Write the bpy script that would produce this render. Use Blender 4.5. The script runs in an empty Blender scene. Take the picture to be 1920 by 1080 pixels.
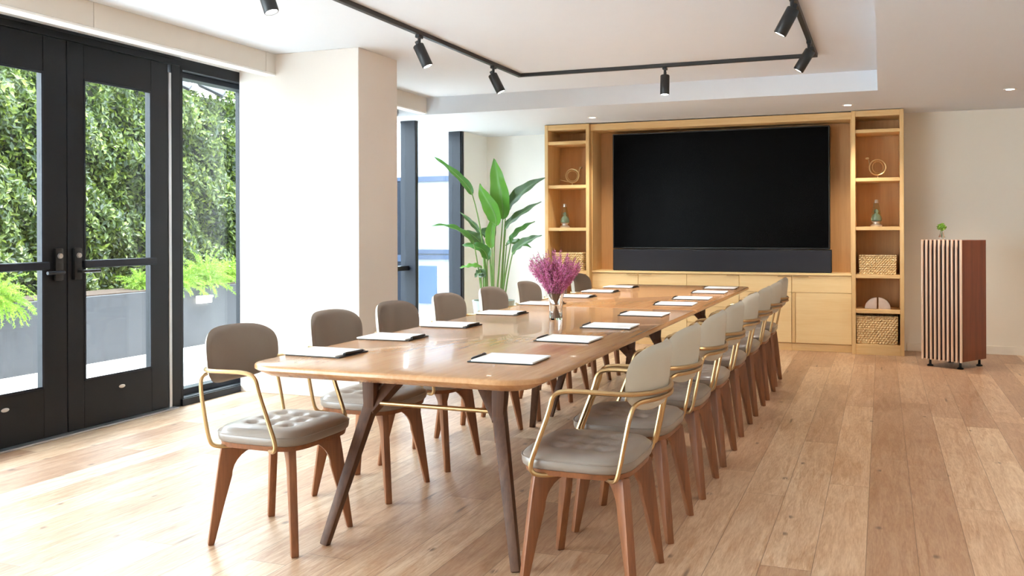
import bpy, bmesh, math, random
from mathutils import Vector, Matrix
random.seed(7)
S = bpy.context.scene
COL = S.collection
PI = math.pi

# ------------------------------------------------------------------ camera numbers
EYE = 1.27; FOC = 1750.0; VH = 430.5; YAW = math.atan(693 / 1750); ROLL = .0036
FW = (-math.sin(YAW), math.cos(YAW)); RT = (math.cos(YAW), math.sin(YAW))
def at(u, v, Y):
    """point of the room seen at (u, v) on the plane at depth Y"""
    a, b = u - 960., VH - v
    a, b = (a + ROLL * b) / FOC, (b - ROLL * a) / FOC
    r = (FW[0] + a * RT[0], FW[1] + a * RT[1], b)
    t = Y / r[1]
    return Vector((r[0] * t, Y, EYE + r[2] * t))

# ------------------------------------------------------------------ materials
def lin(c):
    return tuple(((x / 255.) / 12.92 if x / 255. <= .04045 else ((x / 255. + .055) / 1.055) ** 2.4) for x in c) + (1.,)

class NT:
    def __init__(s, name):
        s.m = bpy.data.materials.new(name); s.m.use_nodes = True
        s.t = s.m.node_tree; s.t.nodes.clear()
        s.out = s.n('ShaderNodeOutputMaterial')
    def n(s, kind, **kw):
        nd = s.t.nodes.new(kind)
        for k, v in kw.items(): setattr(nd, k, v)
        return nd
    def l(s, a, b): s.t.links.new(a, b)
    def put(s, sock, v):
        if isinstance(v, bpy.types.NodeSocket): s.l(v, sock)
        elif v is not None: sock.default_value = v
    def math(s, op, a, b=None, c=None):
        nd = s.n('ShaderNodeMath', operation=op)
        s.put(nd.inputs[0], a)
        if b is not None: s.put(nd.inputs[1], b)
        if c is not None: s.put(nd.inputs[2], c)
        return nd.outputs[0]
    def mix(s, f, a, b, mode='MIX'):
        nd = s.n('ShaderNodeMix', data_type='RGBA', blend_type=mode)
        s.put(nd.inputs[0], f); s.put(nd.inputs[6], a); s.put(nd.inputs[7], b)
        return nd.outputs[2]
    def coords(s, scale=(1, 1, 1), rot=(0, 0, 0), kind='Object'):
        tc = s.n('ShaderNodeTexCoord'); mp = s.n('ShaderNodeMapping')
        s.l(tc.outputs[kind], mp.inputs[0])
        mp.inputs['Scale'].default_value = scale; mp.inputs['Rotation'].default_value = rot
        return mp.outputs[0]
    def noise(s, vec, scale=5., detail=3., rough=.5, dist=0.):
        nd = s.n('ShaderNodeTexNoise'); s.l(vec, nd.inputs['Vector'])
        nd.inputs['Scale'].default_value = scale; nd.inputs['Detail'].default_value = detail
        nd.inputs['Roughness'].default_value = rough; nd.inputs['Distortion'].default_value = dist
        return nd.outputs['Fac']
    def ramp(s, f, stops):
        nd = s.n('ShaderNodeValToRGB'); s.put(nd.inputs[0], f); r = nd.color_ramp
        while len(r.elements) < len(stops): r.elements.new(.5)
        for e, (p, c) in zip(r.elements, stops): e.position = p; e.color = c
        return nd.outputs[0]
    def bump(s, h, strength=.2, dist=.01):
        nd = s.n('ShaderNodeBump'); s.l(h, nd.inputs['Height'])
        nd.inputs['Strength'].default_value = strength; nd.inputs['Distance'].default_value = dist
        return nd.outputs[0]
    def bsdf(s, color, rough=.5, metal=0., spec=.5, normal=None, **kw):
        b = s.n('ShaderNodeBsdfPrincipled')
        s.put(b.inputs['Base Color'], color); s.put(b.inputs['Roughness'], rough)
        b.inputs['Metallic'].default_value = metal; b.inputs['Specular IOR Level'].default_value = spec
        if normal is not None: s.l(normal, b.inputs['Normal'])
        for k, v in kw.items(): b.inputs[k.replace('_', ' ')].default_value = v
        s.l(b.outputs[0], s.out.inputs[0]); return b

def plain(name, c, rough=.5, metal=0., spec=.5, var=.04, vs=6., bump=0., bs=60., **kw):
    t = NT(name); v = t.coords(); f = t.noise(v, vs, 3)
    a = lin(c); lo = tuple(x * (1 - var) for x in a[:3]) + (1,); hi = tuple(min(1, x * (1 + var)) for x in a[:3]) + (1,)
    nm = t.bump(t.noise(v, bs, 4), bump, .002) if bump else None
    t.bsdf(t.mix(f, lo, hi), rough, metal, spec, nm, **kw); return t.m

def wood(name, c1, c2, axis='X', rough=.45, scale=1., spec=.5, grain=1., cl=None):
    """straight grained wood; the grain runs along axis"""
    t = NT(name)
    st = {'X': (.06, 1, 1), 'Y': (1, .06, 1), 'Z': (1, 1, .06)}[axis]
    v = t.coords(tuple(x * scale for x in st))
    a = t.noise(v, 22, 4, .6, .6); b = t.noise(v, 120, 3, .6)
    f = t.math('MULTIPLY_ADD', b, .35, t.math('MULTIPLY', a, .65))
    f = t.math('MULTIPLY_ADD', t.math('SUBTRACT', f, .5), 1.8 * grain, .5)
    col = t.ramp(f, [(.1, lin(c1)), (.9, lin(c2))])
    kw = dict(Coat_Weight=cl) if cl else {}
    t.bsdf(col, rough, 0, spec, t.bump(b, .06, .002), **kw); return t.m

def floor_mat():
    t = NT('oak_plank_floor')
    tc = t.n('ShaderNodeTexCoord'); sep = t.n('ShaderNodeSeparateXYZ'); t.l(tc.outputs['Object'], sep.inputs[0])
    x, y = sep.outputs[0], sep.outputs[1]
    W = .186
    xs = t.math('DIVIDE', t.math('ADD', x, .06 + W * 40), W)
    row = t.math('FLOOR', xs); fx = t.math('FRACT', xs)
    wn = t.n('ShaderNodeTexWhiteNoise', noise_dimensions='1D'); t.l(row, wn.inputs['W'])
    off = t.math('MULTIPLY', wn.outputs[0], 7.3)
    ys = t.math('DIVIDE', t.math('ADD', y, off), 2.2)
    cl = t.math('FLOOR', ys); fy = t.math('FRACT', ys)
    wv = t.n('ShaderNodeCombineXYZ'); t.l(row, wv.inputs[0]); t.l(cl, wv.inputs[1])
    w2 = t.n('ShaderNodeTexWhiteNoise', noise_dimensions='2D'); t.l(wv.outputs[0], w2.inputs['Vector'])
    rnd = w2.outputs[0]
    base = t.ramp(rnd, [(0., lin((174, 140, 112))), (.3, lin((190, 157, 128))), (.55, lin((201, 169, 139))), (.8, lin((211, 182, 152))), (1., lin((226, 202, 173)))])
    # grain, shifted plank by plank
    gv = t.n('ShaderNodeCombineXYZ')
    t.l(t.math('ADD', t.math('MULTIPLY', x, 1.), t.math('MULTIPLY', rnd, 13.)), gv.inputs[0])
    t.l(t.math('ADD', t.math('MULTIPLY', y, .09), t.math('MULTIPLY', rnd, 31.)), gv.inputs[1])
    g1 = t.noise(gv.outputs[0], 26, 5, .62, 1.4); g2 = t.noise(gv.outputs[0], 170, 3, .6)
    gr = t.math('MULTIPLY_ADD', g2, .35, t.math('MULTIPLY', g1, .65))
    dk = t.mix(1., base, lin((206, 180, 156)), 'MULTIPLY')
    col = t.mix(t.ramp(gr, [(.36, (1, 1, 1, 1)), (.62, (0, 0, 0, 1))]), base, dk)
    # broad stains
    sv = t.n('ShaderNodeCombineXYZ'); t.l(x, sv.inputs[0]); t.l(t.math('MULTIPLY', y, .5), sv.inputs[1])
    st = t.ramp(t.noise(sv.outputs[0], 2.6, 4, .6), [(.5, (0, 0, 0, 1)), (.75, (.5, .5, .5, 1))])
    col = t.mix(st, col, t.mix(1., col, lin((212, 190, 170)), 'MULTIPLY'))
    # knots and cracks
    kv = t.n('ShaderNodeCombineXYZ'); t.l(t.math('MULTIPLY', x, 1.), kv.inputs[0]); t.l(t.math('MULTIPLY', y, .62), kv.inputs[1])
    vo = t.n('ShaderNodeTexVoronoi', voronoi_dimensions='2D'); t.l(kv.outputs[0], vo.inputs['Vector']); vo.inputs['Scale'].default_value = 3.1
    kn = t.ramp(vo.outputs['Distance'], [(.015, (1, 1, 1, 1)), (.06, (0, 0, 0, 1))])
    sc = t.n('ShaderNodeSeparateColor'); t.l(vo.outputs['Color'], sc.inputs[0])
    sel = t.math('GREATER_THAN', sc.outputs[0], .5)
    brk = t.math('GREATER_THAN', t.noise(gv.outputs[0], 60, 3), .47)
    kk = t.math('MULTIPLY', t.math('MULTIPLY', kn, sel), brk)
    col = t.mix(t.math('MULTIPLY', kk, .75), col, lin((84, 58, 40)))
    # long hairline cracks
    cv = t.n('ShaderNodeCombineXYZ'); t.l(t.math('MULTIPLY', x, 9.), cv.inputs[0]); t.l(t.math('MULTIPLY', y, .9), cv.inputs[1])
    v2 = t.n('ShaderNodeTexVoronoi', voronoi_dimensions='2D'); t.l(cv.outputs[0], v2.inputs['Vector']); v2.inputs['Scale'].default_value = 1.
    s2 = t.n('ShaderNodeSeparateColor'); t.l(v2.outputs['Color'], s2.inputs[0])
    ck = t.math('MULTIPLY', t.ramp(v2.outputs['Distance'], [(.03, (1, 1, 1, 1)), (.09, (0, 0, 0, 1))]), t.math('GREATER_THAN', s2.outputs[0], .93))
    col = t.mix(t.math('MULTIPLY', ck, .7), col, lin((70, 48, 34)))
    # seams
    dx = t.math('MULTIPLY', t.math('MINIMUM', fx, t.math('SUBTRACT', 1., fx)), W)
    dy = t.math('MULTIPLY', t.math('MINIMUM', fy, t.math('SUBTRACT', 1., fy)), 2.2)
    dm = t.math('MINIMUM', dx, dy)
    seam = t.ramp(t.math('MULTIPLY', dm, 100.), [(.08, (1, 1, 1, 1)), (.2, (0, 0, 0, 1))])
    col = t.mix(t.math('MULTIPLY', seam, .7), col, lin((96, 68, 46)))
    h = t.math('SUBTRACT', t.math('MULTIPLY', gr, .4), seam)
    rg = t.math('MULTIPLY_ADD', g1, .15, .30)
    t.bsdf(col, rg, 0, .9, t.bump(h, .12, .0015)); return t.m

def glass_mat(name='window_glass', tint=(.97, .99, .985, 1)):
    t = NT(name)
    tr = t.n('ShaderNodeBsdfTransparent'); tr.inputs[0].default_value = tint
    gl = t.n('ShaderNodeBsdfGlossy'); gl.inputs['Roughness'].default_value = .02
    fr = t.n('ShaderNodeLayerWeight'); fr.inputs['Blend'].default_value = .5
    mx = t.n('ShaderNodeMixShader')
    t.l(t.math('MULTIPLY_ADD', t.math('POWER', fr.outputs['Facing'], 5.), .45, .025), mx.inputs[0])
    t.l(tr.outputs[0], mx.inputs[1]); t.l(gl.outputs[0], mx.inputs[2]); t.l(mx.outputs[0], t.out.inputs[0])
    return t.m

def emit(name, c, s):
    t = NT(name); e = t.n('ShaderNodeEmission'); e.inputs[0].default_value = c; e.inputs[1].default_value = s
    t.l(e.outputs[0], t.out.inputs[0]); return t.m

def leaf_mat(name, lo, hi, rough=.45, trans=.35, scale=9., island=True, veins=False):
    t = NT(name)
    if island:
        g = t.n('ShaderNodeNewGeometry'); f = g.outputs['Random Per Island']
    else:
        f = t.noise(t.coords(), scale, 3)
    col = t.ramp(f, [(0., lin(lo)), (.55, lin(tuple((a + b) / 2 for a, b in zip(lo, hi)))), (1., lin(hi))])
    b = t.n('ShaderNodeBsdfPrincipled'); t.l(col, b.inputs['Base Color']); b.inputs['Roughness'].default_value = rough
    tl = t.n('ShaderNodeBsdfTranslucent'); t.l(t.mix(.3, col, (.3, .42, .08, 1)), tl.inputs[0])
    mx = t.n('ShaderNodeMixShader'); mx.inputs[0].default_value = trans
    t.l(b.outputs[0], mx.inputs[1]); t.l(tl.outputs[0], mx.inputs[2]); t.l(mx.outputs[0], t.out.inputs[0])
    return t.m

def weave_mat():
    t = NT('woven_seagrass'); v = t.coords()
    w1 = t.n('ShaderNodeTexWave', wave_type='BANDS', bands_direction='Z'); t.l(v, w1.inputs[0]); w1.inputs['Scale'].default_value = 14; w1.inputs['Distortion'].default_value = 2.; w1.inputs['Detail Scale'].default_value = 4
    w2 = t.n('ShaderNodeTexWave', wave_type='BANDS', bands_direction='X'); t.l(v, w2.inputs[0]); w2.inputs['Scale'].default_value = 14; w2.inputs['Distortion'].default_value = 3.; w2.inputs['Detail Scale'].default_value = 5
    f = t.math('MULTIPLY', w1.outputs['Fac'], t.math('MULTIPLY_ADD', w2.outputs['Fac'], .6, .4))
    n = t.noise(v, 70, 3)
    col = t.ramp(t.math('MULTIPLY_ADD', n, .5, t.math('MULTIPLY', f, .6)), [(.12, lin((176, 136, 84))), (.45, lin((232, 202, 150))), (.9, lin((250, 234, 196)))])
    t.bsdf(col, .75, 0, .3, t.bump(f, .7, .01)); return t.m

M = {}
M['floor'] = floor_mat()
M['white'] = plain('white_paint', (240, 238, 234), .75, var=.01, bump=.03)
M['ceil'] = plain('ceiling_paint', (220, 225, 232), .85, var=.01)
M['wallr'] = plain('warm_white_wall', (232, 225, 212), .8, var=.015, vs=1.2, bump=.04)
M['pillar'] = plain('pillar_plaster', (232, 226, 220), .8, var=.01, bump=.03)
M['beige'] = plain('beige_valance_fabric', (220, 213, 203), .8, var=.03, bump=.1, bs=200)
M['frame'] = plain('dark_anodised_frame', (19, 22, 28), .45, 0, .3, var=.06)
M['navy'] = plain('navy_grey_frame', (25, 31, 42), .45, 0, .35, var=.05)
M['steel'] = plain('brushed_aluminium', (190, 190, 192), .35, .9, var=.04)
M['blackp'] = plain('black_hardware', (26, 26, 28), .4, var=.05)
M['blackm'] = plain('black_spotlight_metal', (30, 30, 31), .45, var=.05)
M['chrome'] = plain('satin_chrome', (205, 200, 195), .3, .8)
M['glass'] = glass_mat()
M['brass'] = plain('brushed_brass', (196, 166, 122), .3, 1., var=.06, vs=30)
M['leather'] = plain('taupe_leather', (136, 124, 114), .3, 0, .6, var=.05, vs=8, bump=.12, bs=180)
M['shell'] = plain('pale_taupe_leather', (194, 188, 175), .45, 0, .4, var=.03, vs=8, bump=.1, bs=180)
M['legwood'] = wood('walnut_chair_leg', (100, 57, 32), (148, 92, 55), 'Z', .4)
M['tablewood'] = wood('table_top_walnut', (172, 118, 74), (208, 160, 112), 'Y', .26, .8, cl=.25)
M['tableleg'] = wood('table_leg_walnut', (66, 42, 30), (102, 70, 50), 'Z', .5, spec=.25)
M['oak'] = wood('light_oak_case', (212, 172, 112), (236, 202, 148), 'Z', .5)
M['oakx'] = wood('light_oak_shelf', (216, 176, 116), (240, 206, 152), 'X', .5)
M['oakback'] = wood('oak_back_panel', (188, 140, 86), (212, 164, 110), 'Z', .55, .6)
M['maple'] = wood('pale_maple_front', (238, 204, 144), (250, 224, 172), 'X', .5, .7)
M['screen'] = plain('black_screen', (3, 3, 4), .25, 0, .05, var=.1)
M['bezel'] = plain('black_bezel', (18, 18, 20), .35)
M['sbar'] = plain('navy_speaker_cloth', (34, 38, 50), .8, var=.08, bump=.2, bs=400)
M['slat'] = wood('pale_slat_wood', (236, 198, 168), (250, 224, 200), 'Z', .5)
M['redwood'] = wood('red_walnut_panel', (96, 40, 18), (140, 68, 34), 'Z', .35, .7)
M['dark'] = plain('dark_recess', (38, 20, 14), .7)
M['paper'] = plain('white_paper', (246, 245, 244), .7, var=.005)
M['pad'] = plain('black_leather_blotter', (28, 27, 28), .5)
M['pen'] = plain('black_pen', (22, 24, 26), .3)
M['weave'] = weave_mat()
M['marble'] = plain('pink_marble', (222, 208, 200), .35, var=.14, vs=22)
M['ring'] = plain('champagne_brass', (222, 192, 140), .3, 1.)
M['cglass'] = plain('clear_vase_glass', (250, 252, 252), .02, 0, .5, var=.001, Transmission_Weight=1., IOR=1.4)
M['gglass'] = plain('greenish_lamp_glass', (224, 238, 228), .03, 0, .5, var=.001, Transmission_Weight=1., IOR=1.3)
M['lampgreen'] = plain('green_wax', (158, 178, 158), .4)
M['terrace'] = plain('pale_terrace_paving', (232, 232, 230), .8, var=.03)
M['planter'] = plain('grey_planter', (42, 43, 48), .65, var=.03, vs=2)
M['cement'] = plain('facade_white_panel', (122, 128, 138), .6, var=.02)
M['band'] = plain('facade_blue_band', (50, 62, 84), .5)
M['bluebox'] = plain('blue_grey_box', (52, 74, 108), .5)
M['hedgeleaf'] = leaf_mat('hedge_leaves', (18, 38, 14), (104, 118, 38), .4, .3)
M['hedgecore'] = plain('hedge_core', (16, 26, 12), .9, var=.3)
M['fern'] = leaf_mat('feathery_fern', (88, 128, 32), (156, 186, 68), .5, .45)
M['sprig'] = leaf_mat('fresh_sprig', (110, 164, 50), (176, 214, 92), .5, .3)
M['strel'] = leaf_mat('strelitzia_leaf', (34, 86, 28), (72, 124, 46), .35, .22, 6, False)
M['strel2'] = leaf_mat('strelitzia_young_leaf', (62, 120, 30), (106, 158, 58), .38, .25, 6, False)
M['strel3'] = leaf_mat('strelitzia_old_leaf', (42, 70, 38), (82, 112, 68), .4, .15, 6, False)
M['stalk'] = plain('green_stalk', (104, 138, 70), .5, var=.2, vs=12)
M['pot'] = plain('grey_green_pot', (168, 180, 174), .6)
M['soil'] = plain('potting_soil', (58, 44, 34), .95, var=.3, vs=50)
M['heather'] = leaf_mat('magenta_heather', (190, 84, 146), (236, 156, 206), .6, .25)
M['stem'] = plain('woody_stem', (150, 112, 84), .7)
M['rim'] = plain('white_light_trim', (238, 236, 232), .5)
M['bulb'] = emit('lamp_glow', (1, .95, .86, 1), 14.)
M['walllight'] = emit('planter_light_glow', (1, .93, .78, 1), 6.)
M['rubber'] = plain('black_rubber', (20, 20, 20), .7)

# ------------------------------------------------------------------ mesh helpers
def newbm(): return bmesh.new()
def merge(bm, tmp, mat=None):
    me = bpy.data.meshes.new('t'); tmp.to_mesh(me); tmp.free()
    if mat is not None: me.transform(mat)
    bm.from_mesh(me); bpy.data.meshes.remove(me)
def box(bm, x0, x1, y0, y1, z0, z1, bev=0., seg=1, mat=None):
    t = bmesh.new(); bmesh.ops.create_cube(t, size=1.)
    for v in t.verts:
        v.co = Vector(((x0 + x1) / 2 + v.co.x * (x1 - x0), (y0 + y1) / 2 + v.co.y * (y1 - y0), (z0 + z1) / 2 + v.co.z * (z1 - z0)))
    if bev: bmesh.ops.bevel(t, geom=t.edges[:], offset=min(bev, .45 * min(abs(x1 - x0), abs(y1 - y0), abs(z1 - z0))), segments=seg, profile=.6, affect='EDGES')
    merge(bm, t, mat)
def frames(pts):
    n = len(pts); T = []
    for i in range(n):
        a = pts[max(0, i - 1)]; b = pts[min(n - 1, i + 1)]; T.append((b - a).normalized())
    ref = Vector((0, 0, 1)) if abs(T[0].z) < .9 else Vector((1, 0, 0))
    N = [T[0].cross(ref).normalized()]
    for i in range(1, n):
        v = N[-1] - T[i] * N[-1].dot(T[i]); N.append(v.normalized() if v.length > 1e-6 else N[-1])
    return T, N
def tube(bm, pts, r, seg=8, closed=False):
    pts = [Vector(p) for p in pts]; n = len(pts)
    rr = r if isinstance(r, (list, tuple)) else [r] * n
    T, N = frames(pts); rings = []
    if closed:
        T = [(pts[(i + 1) % n] - pts[i - 1]).normalized() for i in range(n)]
        ax = (pts[0] - pts[n // 3]).cross(pts[n // 3 * 2] - pts[n // 3]).normalized()
        N = [ax for _ in range(n)]
    for i in range(n):
        B = T[i].cross(N[i])
        rings.append([bm.verts.new(pts[i] + rr[i] * (math.cos(2 * PI * k / seg) * N[i] + math.sin(2 * PI * k / seg) * B)) for k in range(seg)])
    m = n if closed else n - 1
    for i in range(m):
        a, b = rings[i], rings[(i + 1) % n]
        for k in range(seg): bm.faces.new((a[k], a[(k + 1) % seg], b[(k + 1) % seg], b[k]))
    if not closed:
        bm.faces.new(rings[0][::-1]); bm.faces.new(rings[-1])
def chaikin(pts, it=3):
    pts = [Vector(p) for p in pts]
    for _ in range(it):
        q = [pts[0]]
        for a, b in zip(pts, pts[1:]): q += [a * .75 + b * .25, a * .25 + b * .75]
        q.append(pts[-1]); pts = q
    return pts
def lathe(bm, prof, c=(0, 0, 0), seg=24, cap=True):
    c = Vector(c); rings = []
    for r, z in prof:
        rings.append([bm.verts.new(c + Vector((r * math.cos(2 * PI * k / seg), r * math.sin(2 * PI * k / seg), z))) for k in range(seg)])
    for a, b in zip(rings, rings[1:]):
        for k in range(seg): bm.faces.new((a[k], a[(k + 1) % seg], b[(k + 1) % seg], b[k]))
    if cap:
        bm.faces.new(rings[0][::-1]); bm.faces.new(rings[-1])
def prism(bm, poly, h0, h1, place, bev=0.):
    """poly: 2D outline, extruded from h0 to h1; place(a, b, h) -> Vector"""
    t = bmesh.new(); n = len(poly)
    A = [t.verts.new(place(a, b, h0)) for a, b in poly]; B = [t.verts.new(place(a, b, h1)) for a, b in poly]
    t.faces.new(A[::-1]); t.faces.new(B)
    for i in range(n): t.faces.new((A[i], A[(i + 1) % n], B[(i + 1) % n], B[i]))
    bmesh.ops.recalc_face_normals(t, faces=t.faces[:])
    if bev:
        es = [e for e in t.edges if len(e.link_faces) == 2 and e.calc_face_angle(0) > .6]
        bmesh.ops.bevel(t, geom=es, offset=bev, segments=2, profile=.6, affect='EDGES')
    merge(bm, t)
def beam(bm, a, b, w0, d0, w1, d1, bev=.004, side=(1, 0, 0)):
    """tapered rectangular bar from a to b"""
    a, b = Vector(a), Vector(b); T = (b - a).normalized(); sx = Vector(side); sx = (sx - T * sx.dot(T)).normalized(); sy = T.cross(sx)
    t = bmesh.new()
    def ring(p, w, d): return [t.verts.new(p + sx * i * w / 2 + sy * j * d / 2) for i, j in ((-1, -1), (1, -1), (1, 1), (-1, 1))]
    A = ring(a, w0, d0); B = ring(b, w1, d1)
    t.faces.new(A[::-1]); t.faces.new(B)
    for i in range(4): t.faces.new((A[i], A[(i + 1) % 4], B[(i + 1) % 4], B[i]))
    if bev: bmesh.ops.bevel(t, geom=t.edges[:], offset=bev, segments=2, profile=.6, affect='EDGES')
    merge(bm, t)
def finish(name, bm, mat, parent=None, smooth=True, ang=.7, recalc=True):
    if recalc: bmesh.ops.recalc_face_normals(bm, faces=bm.faces[:])
    if smooth:
        for f in bm.faces: f.smooth = True
        for e in bm.edges:
            if len(e.link_faces) == 2 and e.calc_face_angle(0) > ang: e.smooth = False
    me = bpy.data.meshes.new(name); bm.to_mesh(me); bm.free()
    me.materials.append(mat if not isinstance(mat, str) else M[mat])
    o = bpy.data.objects.new(name, me); COL.objects.link(o)
    if parent is not None: o.parent = parent
    return o
def raw(name, vs, fs, mat, parent=None):
    me = bpy.data.meshes.new(name); me.from_pydata([tuple(v) for v in vs], [], fs); me.update()
    for p in me.polygons: p.use_smooth = False
    me.materials.append(M[mat]); o = bpy.data.objects.new(name, me); COL.objects.link(o)
    if parent is not None: o.parent = parent
    return o
def bobj(name, mat, parent, *b, bev=.002):
    bm = newbm()
    for q in b: box(bm, *q, bev=bev)
    return finish(name, bm, mat, parent)
def tag(o, label, cat, group=None, kind=None):
    o['label'] = label; o['category'] = cat
    if group: o['group'] = group
    if kind: o['kind'] = kind
    return o
def root(name, loc, label, cat, rz=0., group=None):
    o = bpy.data.objects.new(name, None); COL.objects.link(o); o.location = loc; o.rotation_euler = (0, 0, rz)
    o.empty_display_size = .1
    return tag(o, label, cat, group)
def struct(o): o['kind'] = 'structure'; return o
def sempty(name, loc=(0, 0, 0)):
    o = bpy.data.objects.new(name, None); COL.objects.link(o); o.location = loc; o['kind'] = 'structure'; return o
def dup(r, loc, rz, label):
    c = r.copy(); COL.objects.link(c); c.location = loc; c.rotation_euler = (0, 0, rz); c['label'] = label
    for ch in list(r.children):
        k = ch.copy(); COL.objects.link(k); k.parent = c
        for g in list(ch.children):
            q = g.copy(); COL.objects.link(q); q.parent = k
    return c

# ------------------------------------------------------------------ numbers of the room
XW = -4.72          # window wall, inner face
XO = -4.90          # its outer face
YB = 10.5           # far wall, right of the shelving
YA = 11.05          # far wall behind the plant
ZC = 2.64           # main ceiling
ZS = 2.462          # lower soffit
XR = 3.2            # right wall
YN = -3.0           # room end behind the camera
CX1, CY1 = -.028, 8.66   # corner of the raised ceiling
PX, PY0, PY1 = -3.635, 6.07, 6.67

# ---- shell
b = newbm(); box(b, XO, XR + .15, YN, YA + .1, -.12, 0); struct(finish('floor', b, 'floor', smooth=False))
b = newbm()
box(b, XO - .1, CX1, YN, CY1, ZC, ZC + .3)
box(b, CX1, XR + .15, YN, YA + .15, ZS, ZC + .3)
box(b, XO - .1, CX1, CY1, YA + .15, ZS, ZC + .3)
struct(finish('ceiling', b, 'ceil', smooth=False))
b = newbm(); box(b, -3.60, XR + .15, YB, YB + .15, 0, ZS); struct(finish('wall_back', b, 'wallr', smooth=False))
b = newbm(); box(b, XO, -3.60, YA, YA + .12, 0, ZS); box(b, -3.62, -3.60, YB, YA, 0, ZS); struct(finish('wall_alcove', b, 'white', smooth=False))
b = newbm(); box(b, XR, XR + .15, YN, YB, 0, ZS); struct(finish('wall_right', b, 'wallr', smooth=False))
b = newbm()
box(b, XO, XW, YN, YA, 2.522, ZC)
box(b, XO, XW, 10.34, YA, 0, 2.522)
box(b, XO, XW, YN, YN + .2, 0, 2.522)
box(b, XO, XW, 6.30, 7.6, 0, 2.522)
struct(finish('wall_left', b, 'white', smooth=False))
b = newbm(); box(b, XW, PX, PY0, PY1, 0, ZC, .003); struct(finish('wall_pillar', b, 'pillar'))
b = newbm(); box(b, .24, XR, YB - .014, YB, 0, .085, .002)
struct(finish('baseboard_back', b, 'wallr'))
b = newbm(); box(b, XW, XW + .012, 10.36, YA, 0, .08); box(b, XW, -3.6, YA - .012, YA, 0, .08); struct(finish('baseboard_alcove', b, 'white'))

b = newbm(); box(b, XO, XR + .15, YN - .15, YN, 0, ZC); struct(finish('wall_rear', b, 'wallr', smooth=False))
# ---- blind valances along the window wall
def valance(n, y0, y1, joints):
    e = sempty(n)
    ys = [y0] + joints + [y1]
    for a, c in zip(ys, ys[1:]):
        bobj('valance_panel', 'beige', e, (-4.40, -4.375, a + .0015, c - .0015, 2.487, ZC))
    bobj('valance_lip', 'white', e, (-4.47, -4.372, y0, y1, 2.472, 2.487))
    return e
valance('trim_1', YN, PY0, [1.9, 4.27, 5.95])
valance('trim_2', PY1, CY1, [])

# ---- window wall frames: doors, side window, far window
def pane(parent, y0, y1, z0, z1, x=-4.80):
    b = newbm(); box(b, x - .006, x + .006, y0, y1, z0, z1); return finish('pane', b, 'glass', parent, smooth=False)
HT = 2.522
e = sempty('door_frame_header')
e.name = 'trim_3'
bobj('head_rail', 'frame', e, (XO, XW + .004, 3.36, 5.40, 2.462, HT), (XO, XW + .012, 3.36, 5.40, HT - .018, HT))
bobj('jamb', 'frame', e, (XO, XW, 5.312, 5.400, 0, 2.462))
bobj('jamb', 'frame', e, (XO, XW, 3.36, 3.43, 0, 2.462))
bobj('weather_strip', 'steel', e, (XW - .03, XW + .002, 5.282, 5.310, .012, 2.40))
o = bobj('threshold', 'steel', e, (XO, XW + .05, 3.36, 5.33, 0, .012))
def leaf(n, y0, y1, hinge_far):
    e = sempty(n)
    x0, x1 = XW - .055, XW
    z0, z1 = .016, 2.458
    sl = .128
    g0, g1, gz0, gz1 = y0 + sl, y1 - (.165 if hinge_far else sl + .035), .316, 2.24
    if not hinge_far: g0, g1 = y0 + .16, y1 - .175
    bobj('stile', 'frame', e, (x0, x1, y0, g0, z0, z1))
    bobj('stile', 'frame', e, (x0, x1, g1, y1, z0, z1))
    bobj('top_rail', 'frame', e, (x0, x1, g0, g1, gz1, z1))
    bobj('bottom_rail', 'frame', e, (x0, x1, g0, g1, z0, gz0))
    b = newbm(); t_ = .014
    for q in ((x1 - .006, x1 + .004, g0, g0 + t_, gz0, gz1), (x1 - .006, x1 + .004, g1 - t_, g1, gz0, gz1), (x1 - .006, x1 + .004, g0, g1, gz1 - t_, gz1), (x1 - .006, x1 + .004, g0, g1, gz0, gz0 + t_)): box(b, *q, bev=.002)
    finish('glazing_bead', b, 'navy', e)
    pane(e, g0, g1, gz0, gz1, XW - .03)
    bobj('push_bar', 'navy', e, (x1 - .01, x1 + .035, g0 - .02, g1 + .02, 1.035, 1.085), bev=.006)
    # lock plate, cylinder and lever
    yc = (y1 - .075) if not hinge_far else (y0 + .065)
    pl = newbm(); box(pl, x1, x1 + .022, yc - .03, yc + .03, .965, 1.165, .008, 2)
    plate = finish('lock_plate', pl, 'blackp', e)
    c = newbm(); t = bmesh.new(); bmesh.ops.create_cone(t, cap_ends=True, segments=20, radius1=.017, radius2=.015, depth=.012)
    merge(c, t, Matrix.Translation((x1 + .028, yc, 1.118)) @ Matrix.Rotation(PI / 2, 4, 'Y')); finish('key_cylinder', c, 'chrome', plate)
    lv = newbm(); d = -1 if not hinge_far else 1
    tube(lv, chaikin([(x1 + .02, yc, 1.018), (x1 + .062, yc, 1.018), (x1 + .066, yc + d * .02, 1.018), (x1 + .066, yc + d * .13, 1.018)], 2), .011, 8)
    finish('lever', lv, 'blackp' if hinge_far else 'navy', plate)
    ov = newbm(); t = bmesh.new(); bmesh.ops.create_uvsphere(t, u_segments=16, v_segments=8, radius=1.)
    yo = (g0 + g1) / 2 + (.02 if hinge_far else .03)
    merge(ov, t, Matrix.Translation((x1 + .001, yo, .235)) @ Matrix.Diagonal((.005, .028, .012, 1))); finish('kick_badge', ov, 'chrome', e)
    return e
leaf('door_1', 3.45, 4.386, False)
leaf('door_2', 4.392, 5.276, True)

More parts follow.
